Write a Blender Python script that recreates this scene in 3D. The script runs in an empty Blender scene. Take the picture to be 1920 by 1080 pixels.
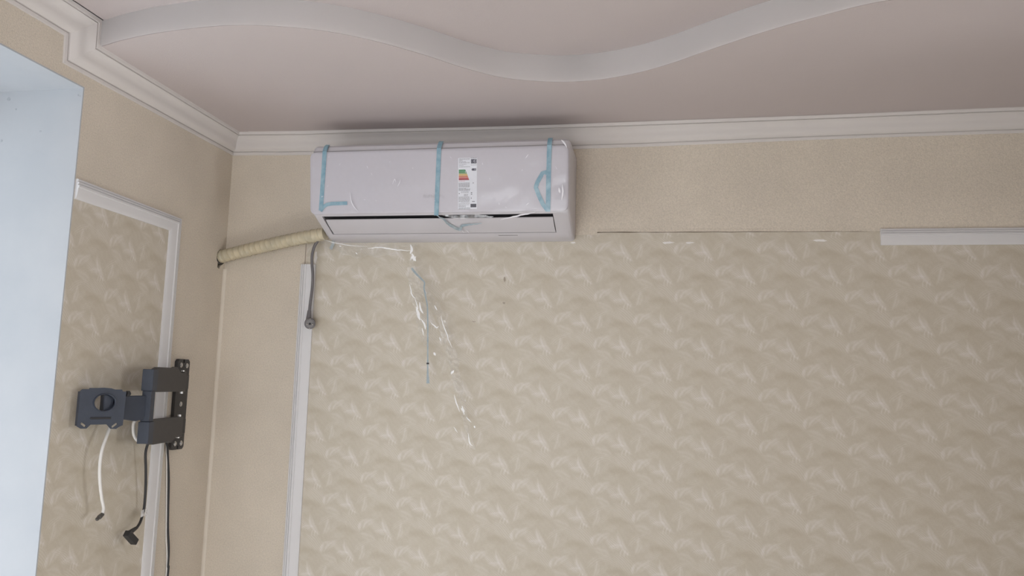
import bpy, bmesh, math, random
from mathutils import Vector, Matrix, noise
random.seed(7)
scene = bpy.context.scene
C = scene.collection

# ------------------------------------------------------------------ camera
R = Matrix(((0.98304997, 0.18128502, 0.02735870),
            (0.00427000, 0.12654589, -0.99195156),
            (-0.18328809, 0.97525478, 0.12362684)))      # world -> camera (right, down, forward)
CAM = Vector((1.5775, -2.6324, 1.60)); F = 1474.23
cam_d = bpy.data.cameras.new('camera'); cam = bpy.data.objects.new('camera', cam_d); C.objects.link(cam)
m = Matrix.Identity(4)
for i in range(3):
    m[i][0] = R[0][i]; m[i][1] = -R[1][i]; m[i][2] = -R[2][i]; m[i][3] = CAM[i]
cam.matrix_world = m
cam_d.sensor_width = 36.0; cam_d.lens = 36.0 * F / 1920.0; cam_d.clip_start = 0.02
scene.camera = cam

# ------------------------------------------------------------------ light, world, exposure
w = bpy.data.worlds.new('overcast_sky'); scene.world = w; w.use_nodes = True
w.node_tree.nodes['Background'].inputs[0].default_value = (0.80, 0.90, 1.0, 1)
w.node_tree.nodes['Background'].inputs[1].default_value = 0.35

def area(name, loc, rot, sx, sy, power, col):
    d = bpy.data.lights.new(name, 'AREA'); d.shape = 'RECTANGLE'; d.size = sx; d.size_y = sy
    d.energy = power; d.color = col
    o = bpy.data.objects.new(name, d); C.objects.link(o); o.location = loc; o.rotation_euler = rot
    return o
# daylight through the window of the left wall (light stands in its opening); front and right window lights are added sources
area('daylight_left_window', (-0.34, -1.36, 1.22), (0, -math.pi/2, 0), 2.2, 1.05, 8.0, (0.84, 0.93, 1.0))
area('daylight_front_window', (0.80, -3.88, 1.35), (math.pi/2, 0, 0), 1.3, 1.3, 26.0, (0.93, 0.96, 1.0))  # added unseen source, brightens the back wall from behind the camera
area('daylight_right_window', (6.58, -1.45, 1.45), (0, math.pi/2, 0), 1.4, 1.3, 62.0, (0.96, 0.97, 1.0))  # added unseen source, brightens the left wall
sun_d = bpy.data.lights.new('sun', 'SUN'); sun_d.energy = 25.0; sun_d.angle = math.radians(3); sun_d.color = (0.985, 0.985, 1.0)
sun = bpy.data.objects.new('sun', sun_d); C.objects.link(sun)          # low-left sun falling through the left window onto the floor
sun.rotation_euler = Vector((0.72, -0.30, -0.65)).to_track_quat('-Z', 'Y').to_euler()
vs = scene.view_settings
vs.view_transform = 'Standard'; vs.look = 'None'; vs.gamma = 1.0; vs.use_curve_mapping = False
vs.exposure = 0.0

# ------------------------------------------------------------------ helpers
def at(px, py, ax, val):
    d = R.transposed() @ Vector(((px-960)/F, (py-540)/F, 1)); t = (val-CAM[ax])/d[ax]
    return CAM + d*t
def atp(px, py, P0, n):
    d = R.transposed() @ Vector(((px-960)/F, (py-540)/F, 1)); t = (P0-CAM).dot(n)/d.dot(n)
    return CAM + d*t
def obj(name, bm, mat, parent=None, smooth=False, angle=None):
    me = bpy.data.meshes.new(name); 
    bmesh.ops.recalc_face_normals(bm, faces=bm.faces) if not getattr(bm, '_keep', False) else None
    bm.to_mesh(me); bm.free()
    me.materials.append(mat)
    if smooth:
        me.polygons.foreach_set('use_smooth', [True]*len(me.polygons))
        if angle is not None: me.set_sharp_from_angle(angle=math.radians(angle))
    o = bpy.data.objects.new(name, me); C.objects.link(o)
    if parent:
        o.parent = parent
        o.matrix_parent_inverse = Matrix.Translation(parent.location).inverted() if parent.type == 'EMPTY' else Matrix.Identity(4)
    return o
def thing(name, label, cat, loc=(0, 0, 0), group=None):
    o = bpy.data.objects.new(name, None); C.objects.link(o); o.location = loc; o.empty_display_size = 0.05
    o['label'] = label; o['category'] = cat
    if group: o['group'] = group
    return o
def tag(o, label, cat): o['label'] = label; o['category'] = cat; return o
def struct(o, label, cat=None):
    o['kind'] = 'structure'; o['label'] = label
    o['category'] = cat or o.name.split('_')[0]
    return o
def box(bm, lo, hi):
    v = [bm.verts.new((x, y, z)) for x in (lo[0], hi[0]) for y in (lo[1], hi[1]) for z in (lo[2], hi[2])]
    for f in ((0, 1, 3, 2), (4, 6, 7, 5), (0, 4, 5, 1), (2, 3, 7, 6), (0, 2, 6, 4), (1, 5, 7, 3)):
        bm.faces.new([v[i] for i in f])
    return v
def frame_box(bm, o, ax, ay, az, lo, hi):
    """box in a local frame"""
    v = [bm.verts.new(o + ax*x + ay*y + az*z) for x in (lo[0], hi[0]) for y in (lo[1], hi[1]) for z in (lo[2], hi[2])]
    for f in ((0, 1, 3, 2), (4, 6, 7, 5), (0, 4, 5, 1), (2, 3, 7, 6), (0, 2, 6, 4), (1, 5, 7, 3)):
        bm.faces.new([v[i] for i in f])
def bevel(bm, w, seg=2, edges=None):
    bmesh.ops.bevel(bm, geom=edges or bm.edges[:], offset=w, segments=seg, affect='EDGES', profile=0.5, clamp_overlap=True)
def plate(bm, o, ax, ay, az, outline, holes, thick):
    """flat plate in local frame (ax, ay), extruded along az, with holes"""
    edges = []
    for loop in [outline] + holes:
        vs_ = [bm.verts.new(o + ax*x + ay*y) for x, y in loop]
        for i in range(len(vs_)): edges.append(bm.edges.new((vs_[i], vs_[(i+1) % len(vs_)])))
    bmesh.ops.triangle_fill(bm, use_beauty=True, use_dissolve=False, edges=edges)
    r = bmesh.ops.extrude_face_region(bm, geom=bm.faces[:])
    for v in r['geom']:
        if isinstance(v, bmesh.types.BMVert): v.co += az*thick
def catmull(pts, n):
    P = [Vector(p) for p in pts]; P = [P[0]*2-P[1]] + P + [P[-1]*2-P[-2]]; out = []
    for i in range(1, len(P)-2):
        for k in range(n):
            t = k/n; a, b, c, d = P[i-1], P[i], P[i+1], P[i+2]
            out.append(0.5*((2*b) + (c-a)*t + (2*a-5*b+4*c-d)*t*t + (3*b-a-3*c+d)*t**3))
    out.append(P[-2]); return out
def tube(bm, path, rad, seg=10, cap=True):
    rings = []; up = Vector((0.31, 0.52, 0.79)); n = None
    for i, p in enumerate(path):
        t = (path[min(i+1, len(path)-1)] - path[max(i-1, 0)]).normalized()
        if n is None: n = t.cross(up).normalized()
        n = (n - t*n.dot(t)).normalized(); b = t.cross(n)
        r = rad(i/(len(path)-1)) if callable(rad) else rad
        rings.append([bm.verts.new(p + (n*math.cos(a)+b*math.sin(a))*r) for a in [2*math.pi*k/seg for k in range(seg)]])
    for A, B in zip(rings, rings[1:]):
        for k in range(seg): bm.faces.new((A[k], A[(k+1) % seg], B[(k+1) % seg], B[k]))
    if cap: bm.faces.new(rings[0][::-1]); bm.faces.new(rings[-1])
def grid(bm, rows):
    V = [[bm.verts.new(p) for p in r] for r in rows]
    for A, B in zip(V, V[1:]):
        for i in range(len(A)-1): bm.faces.new((A[i], A[i+1], B[i+1], B[i]))
    return V
def ribbon(bm, pts, wdir, width, thick=0.0004, n=None):
    """thin solid strip along pts; wdir: width direction(s)"""
    rows = [[], []]; 
    for i, p in enumerate(pts):
        t = (pts[min(i+1, len(pts)-1)] - pts[max(i-1, 0)]).normalized()
        nn = n if n is not None else Vector((0, -1, 0))
        s = (wdir if wdir is not None else t.cross(nn).normalized())
        wd = width(i/(len(pts)-1)) if callable(width) else width
        rows[0].append(p - s*wd/2); rows[1].append(p + s*wd/2)
    grid(bm, rows)
    r = bmesh.ops.extrude_face_region(bm, geom=bm.faces[:])
    nn = n if n is not None else Vector((0, -1, 0))
    for v in r['geom']:
        if isinstance(v, bmesh.types.BMVert): v.co += nn*thick
def cut(o, cutters):
    """boolean difference baked into the mesh"""
    tmp = []
    for bm in cutters:
        bmesh.ops.recalc_face_normals(bm, faces=bm.faces)
        me = bpy.data.meshes.new('cutter'); bm.to_mesh(me); bm.free()
        c = bpy.data.objects.new('cutter', me); C.objects.link(c); tmp.append(c)
        md = o.modifiers.new('cut', 'BOOLEAN'); md.object = c; md.operation = 'DIFFERENCE'; md.solver = 'EXACT'
    dg = bpy.context.evaluated_depsgraph_get(); dg.update()
    me = bpy.data.meshes.new_from_object(o.evaluated_get(dg)); old = o.data
    o.modifiers.clear(); o.data = me; me.name = old.name
    for c in tmp: bpy.data.objects.remove(c, do_unlink=True)
def loft(bm, sections, closed=False):
    V = [[bm.verts.new(p) for p in s] for s in sections]
    n = len(V[0])
    for A, B in zip(V, V[1:]):
        for i in range(n if closed else n-1): bm.faces.new((A[i], A[(i+1) % n], B[(i+1) % n], B[i]))
    return V
def lerp_table(tab, x):
    for (a, va), (b, vb) in zip(tab, tab[1:]):
        if x <= b:
            t = max(0, (x-a)/(b-a)); t = t*t*(3-2*t); return va+(vb-va)*t
    return tab[-1][1]

# ------------------------------------------------------------------ materials
def srgb(r, g, b):
    f = lambda c: (c/255/12.92 if c/255 <= 0.04045 else ((c/255+0.055)/1.055)**2.4)
    return (f(r), f(g), f(b), 1)
class X:
    """tiny expression builder for shader math nodes"""
    def __init__(s, nt, sock): s.nt = nt; s.s = sock
    def _m(s, op, *a, clamp=False):
        n = s.nt.nodes.new('ShaderNodeMath'); n.operation = op; n.use_clamp = clamp
        for i, v in enumerate((s,)+a):
            if isinstance(v, X): s.nt.links.new(v.s, n.inputs[i])
            else: n.inputs[i].default_value = v
        return X(s.nt, n.outputs[0])
    def __add__(s, o): return s._m('ADD', o)
    def __sub__(s, o): return s._m('SUBTRACT', o)
    def __mul__(s, o): return s._m('MULTIPLY', o)
def mat(name, col, rough=0.6, metal=0.0, spec=0.5, var=0.0, vscale=8.0, bump=0.0, bscale=200.0, col2=None, **kw):
    mt = bpy.data.materials.new(name); mt.use_nodes = True; nt = mt.node_tree
    bs = nt.nodes['Principled BSDF']
    bs.inputs['Base Color'].default_value = col; bs.inputs['Roughness'].default_value = rough
    bs.inputs['Metallic'].default_value = metal; bs.inputs['Specular IOR Level'].default_value = spec
    for k, v in kw.items(): bs.inputs[k].default_value = v
    tc = nt.nodes.new('ShaderNodeTexCoord')
    nz = nt.nodes.new('ShaderNodeTexNoise'); nz.inputs['Scale'].default_value = vscale; nz.inputs['Detail'].default_value = 5
    nt.links.new(tc.outputs['Object'], nz.inputs['Vector'])
    rp = nt.nodes.new('ShaderNodeValToRGB')
    c2 = col2 or tuple(c*(1-var) for c in col[:3])+(1,)
    rp.color_ramp.elements[0].color = c2; rp.color_ramp.elements[1].color = col
    rp.color_ramp.elements[0].position = 0.35; rp.color_ramp.elements[1].position = 0.65
    nt.links.new(nz.outputs['Fac'], rp.inputs['Fac']); nt.links.new(rp.outputs['Color'], bs.inputs['Base Color'])
    if bump:
        nb = nt.nodes.new('ShaderNodeTexNoise'); nb.inputs['Scale'].default_value = bscale; nb.inputs['Detail'].default_value = 3
        nt.links.new(tc.outputs['Object'], nb.inputs['Vector'])
        bp = nt.nodes.new('ShaderNodeBump'); bp.inputs['Strength'].default_value = bump; bp.inputs['Distance'].default_value = 0.002
        nt.links.new(nb.outputs['Fac'], bp.inputs['Height']); nt.links.new(bp.outputs['Normal'], bs.inputs['Normal'])
    return mt

def leaf_wallpaper(name, haxis):
    """embossed leaf wallpaper: motifs on a staggered lattice of 265 x 159 mm"""
    mt = bpy.data.materials.new(name); mt.use_nodes = True; nt = mt.node_tree; L = nt.links
    bs = nt.nodes['Principled BSDF']; bs.inputs['Roughness'].default_value = 0.45; bs.inputs['Specular IOR Level'].default_value = 0.5
    tc = nt.nodes.new('ShaderNodeTexCoord')
    nz = nt.nodes.new('ShaderNodeTexNoise'); nz.inputs['Scale'].default_value = 22; nz.inputs['Detail'].default_value = 2
    L.new(tc.outputs['Object'], nz.inputs['Vector'])
    va = nt.nodes.new('ShaderNodeVectorMath'); va.operation = 'MULTIPLY_ADD'
    L.new(nz.outputs['Color'], va.inputs[0]); va.inputs[1].default_value = (0.012,)*3; va.inputs[2].default_value = (-0.006,)*3
    vb = nt.nodes.new('ShaderNodeVectorMath'); vb.operation = 'ADD'
    L.new(tc.outputs['Object'], vb.inputs[0]); L.new(va.outputs[0], vb.inputs[1])
    sp = nt.nodes.new('ShaderNodeSeparateXYZ'); L.new(vb.outputs[0], sp.inputs[0])
    hx = X(nt, sp.outputs[haxis]); hz = X(nt, sp.outputs['Z'])
    a, b = 0.265, 0.1592
    ox, oz = 1.7376, 1.5530
    leaves = [ # base, tip (mm), half width, bend, weight, stripe freq
        ((27, -8), (-22, 72), 15, 0.85, 0.95, 8), ((30, -4), (46, 58), 12, -0.5, 0.75, 7), ((14, 8), (-34, 62), 9, 0.5, 0.35, 9),
        ((30, -66), (62, -18), 17, 0.6, 0.70, 6), ((38, -60), (92, -14), 15, 0.5, 0.65, 8), ((26, -62), (34, -30), 8, 0.3, 0.4, 6),
        ((-106, 12), (-40, -12), 19, 0.2, 0.60, 8), ((-54, 18), (2, 24), 9, 0.2, 0.50, 6),
        ((-11, -12), (-5, 15), 3.6, 0.4, 0.75, 3), ((0, -12), (5, 14), 3.6, 0.4, 0.85, 3), ((10, -11), (15, 10), 3.2, 0.4, 0.65, 3),
        ((-40, 0), (36, -70), 30, 0.25, 0.50, 30), ((-64, -58), (26, -64), 22, -0.1, -0.45, 3), ((-12, 4), (-90, 56), 20, -0.6, 0.42, 24),
        ((46, 66), (126, 30), 17, 0.5, 0.42, 20), ((56, -6), (122, 18), 16, -0.5, 0.36, 20), ((-122, -56), (-60, -16), 16, 0.5, 0.42, 16),
        ((70, -28), (128, -72), 16, -0.4, 0.36, 20), ((-50, -28), (-96, -76), 14, 0.4, 0.30, 18)]
    total = None
    for sx, sz in ((0, 0), (a/2, b/2)):
        u = (hx - (ox+sx-0.003))._m('WRAP', a/2, -a/2); v = (hz - (oz+sz+0.001))._m('WRAP', b/2, -b/2)
        cb = nt.nodes.new('ShaderNodeCombineXYZ'); L.new(u.s, cb.inputs[0]); L.new(v.s, cb.inputs[1]); cb.inputs[2].default_value = 1
        for (bx, by), (tx, ty), hw, k, wt, fr in leaves:
            bx, by, tx, ty = bx/1000+0.003, by/1000-0.001, tx/1000+0.003, ty/1000-0.001
            ln = math.hypot(tx-bx, ty-by); c, s_ = (tx-bx)/ln, (ty-by)/ln; hw /= 1000
            def dot(vec):
                n = nt.nodes.new('ShaderNodeVectorMath'); n.operation = 'DOT_PRODUCT'
                L.new(cb.outputs[0], n.inputs[0]); n.inputs[1].default_value = vec; return X(nt, n.outputs['Value'])
            S = dot((c/ln, s_/ln, -(bx*c+by*s_)/ln)); T = dot((-s_/hw, c/hw, (bx*s_-by*c)/hw))
            SS = S*S; W = S - SS                                   # s(1-s)
            T2 = W._m('MULTIPLY_ADD', -4*k, T)
            M = W._m('MULTIPLY_ADD', 4.0, T2._m('ABSOLUTE')*-1.0)._m('MULTIPLY', 1.7, clamp=True)
            st = (T2*fr)._m('SINE')._m('MULTIPLY_ADD', (0.24 if fr < 12 else 0.5)*wt, 0.66*wt)
            g = M*st
            total = g if total is None else total + g
    # fine brushed strokes and speckle
    n2 = nt.nodes.new('ShaderNodeTexNoise'); n2.inputs['Scale'].default_value = 17; n2.inputs['Detail'].default_value = 3
    n3 = nt.nodes.new('ShaderNodeTexNoise'); n3.inputs['Scale'].default_value = 330; n3.inputs['Detail'].default_value = 2
    L.new(tc.outputs['Object'], n2.inputs['Vector']); L.new(tc.outputs['Object'], n3.inputs['Vector'])
    wv = nt.nodes.new('ShaderNodeTexWave'); wv.bands_direction = 'DIAGONAL'; wv.inputs['Scale'].default_value = 26
    wv.inputs['Distortion'].default_value = 9; wv.inputs['Detail'].default_value = 2; wv.inputs['Detail Scale'].default_value = 0.7
    L.new(vb.outputs[0], wv.inputs['Vector'])
    val = (X(nt, wv.outputs['Fac']) - 0.5)*0.045 + total._m('MULTIPLY_ADD', 0.44, 0.23) + (X(nt, n2.outputs['Fac']) - 0.5)*0.22 + (X(nt, n3.outputs['Fac']) - 0.5)*0.34
    rp = nt.nodes.new('ShaderNodeValToRGB'); e = rp.color_ramp.elements
    e[0].position = 0.0; e[0].color = srgb(190, 180, 161); e[1].position = 1.0; e[1].color = srgb(227, 221, 216)
    e2 = rp.color_ramp.elements.new(0.36); e2.color = srgb(204, 196, 181)
    L.new(val.s, rp.inputs['Fac']); L.new(rp.outputs['Color'], bs.inputs['Base Color'])
    bp = nt.nodes.new('ShaderNodeBump'); bp.inputs['Strength'].default_value = 0.25; bp.inputs['Distance'].default_value = 0.001
    L.new(n3.outputs['Fac'], bp.inputs['Height']); L.new(bp.outputs['Normal'], bs.inputs['Normal'])
    return mt

def plain_wallpaper(name):
    mt = mat(name, srgb(217, 207, 192), 0.7, spec=0.25, var=0.07, vscale=5, bump=0.5, bscale=260)
    nt = mt.node_tree; bs = nt.nodes['Principled BSDF']; L = nt.links
    src = bs.inputs['Base Color'].links[0].from_socket
    tc = nt.nodes.new('ShaderNodeTexCoord')
    vz = nt.nodes.new('ShaderNodeTexNoise'); vz.inputs['Scale'].default_value = 240; vz.inputs['Detail'].default_value = 2
    L.new(tc.outputs['Object'], vz.inputs['Vector'])
    vo = nt.nodes.new('ShaderNodeTexVoronoi'); vo.inputs['Scale'].default_value = 62
    L.new(tc.outputs['Object'], vo.inputs['Vector'])
    sp = X(nt, vo.outputs['Distance'])._m('LESS_THAN', 0.13)
    sel = X(nt, vo.outputs['Color'])
    sx = nt.nodes.new('ShaderNodeSeparateColor'); L.new(vo.outputs['Color'], sx.inputs[0])
    sp = sp * X(nt, sx.outputs[0])._m('GREATER_THAN', 0.72)
    val = (X(nt, vz.outputs['Fac']) - 0.5)._m('MULTIPLY_ADD', 0.42, 1.0) - sp*0.10
    mx = nt.nodes.new('ShaderNodeVectorMath'); mx.operation = 'SCALE'
    L.new(src, mx.inputs[0]); L.new(val.s, mx.inputs['Scale']); L.new(mx.outputs[0], bs.inputs['Base Color'])
    return mt

M = {}
M['plain'] = plain_wallpaper('plain_wallpaper')
M['leaf_back'] = leaf_wallpaper('leaf_wallpaper_back', 'X')
M['leaf_left'] = leaf_wallpaper('leaf_wallpaper_left', 'Y')
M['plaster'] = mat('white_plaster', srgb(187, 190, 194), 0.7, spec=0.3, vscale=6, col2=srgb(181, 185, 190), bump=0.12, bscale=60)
M['ceiling'] = mat('ceiling_paint', srgb(197, 187, 185), 0.75, spec=0.2, var=0.02, vscale=3, bump=0.25, bscale=300)
M['fascia'] = mat('white_ceiling_paint', srgb(247, 243, 242), 0.6, spec=0.25, var=0.01, bump=0.1, bscale=250)
M['cornice'] = mat('cornice_paint', srgb(216, 211, 208), 0.55, spec=0.3, var=0.015, vscale=5)
M['mould'] = mat('moulding_plastic', srgb(220, 219, 220), 0.45, spec=0.4, var=0.015, vscale=9)
M['floor'] = mat('laminate', srgb(220, 217, 213), 0.4, var=0.08, vscale=4)  # pale tone chosen to bounce light up to the ceiling
M['brown'] = mat('low_bounce_brown', srgb(112, 98, 84), 0.7, var=0.08, vscale=5)  # dark brown chosen to cut bounce from the unseen right side
M['ac'] = mat('appliance_plastic', srgb(205, 202, 207), 0.32, spec=0.45, var=0.005)
M['acpanel'] = mat('panel_plastic', srgb(199, 196, 204), 0.42, spec=0.5, var=0.005)
M['dark'] = mat('dark_plastic', srgb(34, 33, 36), 0.5, var=0.2)
M['tape'] = mat('blue_tape', srgb(160, 194, 208), 0.35, spec=0.5, vscale=60, col2=srgb(128, 170, 190))
M['tape_pale'] = mat('pale_tape', srgb(172, 182, 186), 0.3, spec=0.5, vscale=60, col2=srgb(150, 166, 174))
M['tape'].node_tree.nodes['Principled BSDF'].inputs['Alpha'].default_value = 0.85
M['foam'] = mat('insulation_wrap', srgb(210, 198, 170), 0.45, vscale=26, col2=srgb(193, 185, 162), bump=0.2, bscale=60)
M['wrap'] = mat('wrap_edge', srgb(198, 187, 160), 0.5, var=0.1)
M['sleeve'] = mat('dark_foam', srgb(96, 92, 88), 0.9, var=0.3, vscale=50)
M['grey_cable'] = mat('grey_rubber', srgb(112, 109, 111), 0.5, var=0.06)
M['plug_face'] = mat('plug_plastic', srgb(132, 130, 130), 0.4, var=0.05)
M['metal'] = mat('bright_metal', srgb(205, 205, 205), 0.25, metal=1.0, var=0.1)
M['steel'] = mat('black_powder_coat', srgb(68, 66, 66), 0.5, spec=0.4, var=0.1, vscale=40, bump=0.2, bscale=600)
M['steel_blue'] = mat('dark_blue_powder_coat', srgb(62, 68, 80), 0.5, spec=0.4, var=0.1, vscale=40, bump=0.2, bscale=600)
M['black_cable'] = mat('black_rubber', srgb(46, 46, 48), 0.5, var=0.1)
M['white_cable'] = mat('white_rubber', srgb(226, 224, 220), 0.45, var=0.02)
M['glue'] = mat('white_residue', srgb(238, 235, 232), 0.8, var=0.03)
M['scuff'] = mat('scuff', srgb(172, 160, 146), 0.8, var=0.1)
M['smudge'] = mat('smudge', srgb(172, 176, 182), 0.8, var=0.06, vscale=200)
M['fold'] = mat('folded_wallpaper', srgb(222, 213, 199), 0.6, var=0.03, vscale=30)
M['seam'] = mat('joint_grey', srgb(150, 146, 148), 0.8)  # grey strip along the joint above the front panel
M['gap'] = mat('painted_edge_shade', srgb(128, 114, 100), 0.9, var=0.2, vscale=40)  # dark brown standing in for shade under the border paper edge
M['label'] = mat('label_paper', srgb(226, 228, 236), 0.35, var=0.01)
for nm, c in (('ink', (70, 68, 84)), ('ink_grey', (150, 150, 156)), ('green', (62, 140, 88)), ('lime', (120, 150, 84)), ('yellow', (216, 180, 96)),
              ('orange', (206, 122, 78)), ('red', (196, 78, 76)), ('crimson', (164, 52, 66)), ('pink', (214, 150, 156)), ('logo', (192, 189, 196))):
    M[nm] = mat('print_'+nm, srgb(*c), 0.5, var=0.05)
def film_mat(name, fac, diff):
    mt = bpy.data.materials.new(name); mt.use_nodes = True; nt = mt.node_tree
    nt.nodes.remove(nt.nodes['Principled BSDF']); out = nt.nodes['Material Output']
    tr = nt.nodes.new('ShaderNodeBsdfTransparent'); gl = nt.nodes.new('ShaderNodeBsdfGlossy'); gl.inputs['Roughness'].default_value = 0.22
    df = nt.nodes.new('ShaderNodeBsdfDiffuse'); df.inputs[0].default_value = (0.96, 0.96, 0.97, 1)
    m1 = nt.nodes.new('ShaderNodeMixShader'); m1.inputs[0].default_value = diff
    nt.links.new(gl.outputs[0], m1.inputs[1]); nt.links.new(df.outputs[0], m1.inputs[2])
    tc = nt.nodes.new('ShaderNodeTexCoord'); nz = nt.nodes.new('ShaderNodeTexNoise'); nz.inputs['Scale'].default_value = 90
    nt.links.new(tc.outputs['Object'], nz.inputs['Vector'])
    v = (X(nt, nz.outputs['Fac']) - 0.5)._m('MULTIPLY_ADD', fac*2.0, fac)._m('MAXIMUM', 0.0)
    m2 = nt.nodes.new('ShaderNodeMixShader'); nt.links.new(v.s, m2.inputs[0])
    nt.links.new(tr.outputs[0], m2.inputs[1]); nt.links.new(m1.outputs[0], m2.inputs[2])
    nt.links.new(m2.outputs[0], out.inputs['Surface'])
    return mt
M['film'] = film_mat('clear_film', 0.05, 0.3)
M['film_loose'] = film_mat('loose_clear_film', 0.15, 0.55)
M['crease'] = mat('film_crease', srgb(236, 235, 240), 0.25, var=0.03)
M['glint'] = mat('painted_film_glint', srgb(250, 250, 250), 0.15, var=0.01)  # near-white colour standing in for window reflections on the film
M['clear_tape'] = film_mat('clear_tape', 0.45, 0.7)

# ------------------------------------------------------------------ room shell
RX, RY, ZL, ZU, H = 6.6, -3.9, 2.506, 2.580, 2.75
YJ, ZS = -0.780, 2.394                                   # far jamb and soffit of the left window
bm = bmesh.new(); box(bm, (-0.4, RY-0.3, -0.1), (RX+0.3, 0.3, 0.0)); struct(obj('floor', bm, M['floor']), 'pale laminate floor of the room')
bm = bmesh.new(); box(bm, (0, 0, 0), (RX, 0.3, H)); wall_back = struct(obj('wall_back', bm, M['plain']), 'back wall papered beige behind the air conditioner')
bm = bmesh.new(); box(bm, (-0.4, RY-0.3, 0), (0, 0.3, H)); wall_left = obj('wall_left', bm, M['plain'])
c1 = bmesh.new(); box(c1, (-0.5, -1.92, 0.05), (0.1, YJ, ZS))
c2 = bmesh.new()                                         # ragged pipe hole near the corner
hole = []
for k in range(22):
    a_ = 2*math.pi*k/22; r_ = 0.0285 + (0.016 if abs(a_-1.42*math.pi) < 0.22 else 0) + random.uniform(-.001, .001)
    hole.append((-0.0295 + r_*math.cos(a_), 2.0385 + r_*math.sin(a_)))
A_ = [c2.verts.new((-0.25, y, z)) for y, z in hole]; B_ = [c2.verts.new((0.05, min(y, -0.0005), z)) for y, z in hole]
for v, (y, z) in zip(A_, hole): v.co.y = min(y, -0.0005)
c2.faces.new(A_); c2.faces.new(B_[::-1])
for k in range(22): c2.faces.new((A_[k], B_[k], B_[(k+1) % 22], A_[(k+1) % 22]))
cut(wall_left, [c1, c2]); struct(wall_left, 'left wall papered beige with window opening and pipe hole')
bm = bmesh.new(); box(bm, (RX, RY-0.3, 0), (RX+0.3, 0.3, H)); wr = obj('wall_right', bm, M['brown'])
c1 = bmesh.new(); box(c1, (RX-0.1, -2.15, 0.70), (RX+0.5, -0.75, 2.20)); cut(wr, [c1]); struct(wr, 'right wall, dark brown to cut bounce, with an added window')
bm = bmesh.new(); box(bm, (0, RY-0.3, 0), (RX, RY, H)); wf = obj('wall_front', bm, M['plain'])
c1 = bmesh.new(); box(c1, (0.15, RY-0.5, 0.65), (1.75, RY+0.1, 2.05)); cut(wf, [c1]); struct(wf, 'wall behind the viewer with an added window')
bm = bmesh.new(); box(bm, (3.05, -0.70, 0), (3.20, 0, ZU)); struct(obj('wall_light_blocker', bm, M['brown']), 'added brown wall stub blocking window light from the back wall')  # unseen stub added to keep right window light off the back wall
# white plastered window reveal of the left wall
bm = bmesh.new(); box(bm, (-0.36, YJ-0.004, 0.05), (0.0006, YJ+0.0, ZS)); o = obj('window_jamb', bm, M['plaster'], wall_left); o['label'] = 'smooth white plastered window jamb'
bm = bmesh.new(); box(bm, (-0.36, -1.92, ZS-0.004), (0.0006, YJ-0.004, ZS)); o = obj('window_soffit', bm, M['plaster'], wall_left); o['label'] = 'white plastered soffit above the window opening'
bm = bmesh.new(); box(bm, (-0.36, -1.92, 0.05), (0.0006, YJ-0.004, 0.054)); obj('window_sill', bm, M['plaster'], wall_left)
bm = bmesh.new(); box(bm, (-0.36, -1.92, 0.054), (0.0006, -1.916, ZS-0.004)); obj('window_jamb', bm, M['plaster'], wall_left)
# small grey smudges on the jamb
for px, py, r_ in ((16, 186, 0.006), (30, 205, 0.003), (147, 178, 0.003), (150, 180, 0.002), (3, 264, 0.004), (76, 246, 0.003)):
    p = at(px, py, 1, YJ-0.0045); bm = bmesh.new()
    vs_ = [bm.verts.new((p.x+r_*math.cos(t)*random.uniform(.6, 1.2), p.y, p.z+r_*math.sin(t)*random.uniform(.6, 1.2))) for t in [k*math.pi/4 for k in range(8)]]
    f = bm.faces.new(vs_); r = bmesh.ops.extrude_face_region(bm, geom=[f])
    for v in r['geom']:
        if isinstance(v, bmesh.types.BMVert): v.co.y -= 0.0004
    obj('smudge', bm, M['smudge'], wall_left)

# ---- ceiling: lower level along the back wall with a wavy edge, higher level towards the viewer
DZT = [(0, 0), (0.37, -0.0065), (1.15, -0.0145), (1.99, -0.0135), (2.68, -0.009), (4.4, 0)]
DZB = [(0, 0), (0.3, -0.006), (1.28, -0.0123), (2.39, -0.002), (2.7, -0.001), (4.4, 0)]
def zlow(x, y): return ZL + lerp_table(DZT, x)*max(0, min(1, 1+y/0.9))
curve_px = [(193, 86.5), (230, 76), (290, 63.5), (370, 53), (440, 48), (500, 49), (580, 55), (650, 66), (720, 82), (800, 105), (870, 128), (940, 145.5), (1000, 152), (1060, 154),
            (1130, 149), (1200, 136), (1260, 119), (1320, 98), (1400, 71), (1480, 46.5), (1560, 25), (1620, 10), (1690, -2)]
cp = []
for q in curve_px:
    z = ZL
    for _ in range(4): p = at(q[0], q[1], 2, z); z = zlow(p.x, p.y)
    cp.append(Vector((p.x, p.y, 0)))
cp = [Vector((0.0, cp[0].y+0.004, 0))] + cp + [Vector(v) for v in ((2.40, -0.845, 0), (2.7, -0.84, 0), (3.1, -0.72, 0), (3.5, -0.52, 0), (3.9, -0.44, 0), (4.4, -0.55, 0), (5.0, -0.80, 0), (5.6, -0.84, 0), (6.1, -0.70, 0), (RX, -0.55, 0))]
cv = catmull(cp, 8)
bm = bmesh.new(); rows = []
for p in cv: rows.append([Vector((p.x, p.y*(1-k/10), zlow(p.x, p.y*(1-k/10)))) for k in range(11)])
grid(bm, rows)
r = bmesh.ops.extrude_face_region(bm, geom=bm.faces[:])
for v in r['geom']:
    if isinstance(v, bmesh.types.BMVert): v.co.z = ZU+0.05
ceil_low = obj('ceiling_lower', bm, M['ceiling'], smooth=True, angle=40); struct(ceil_low, 'pinkish lower ceiling level with wavy edge above the air conditioner', 'ceiling')
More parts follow.
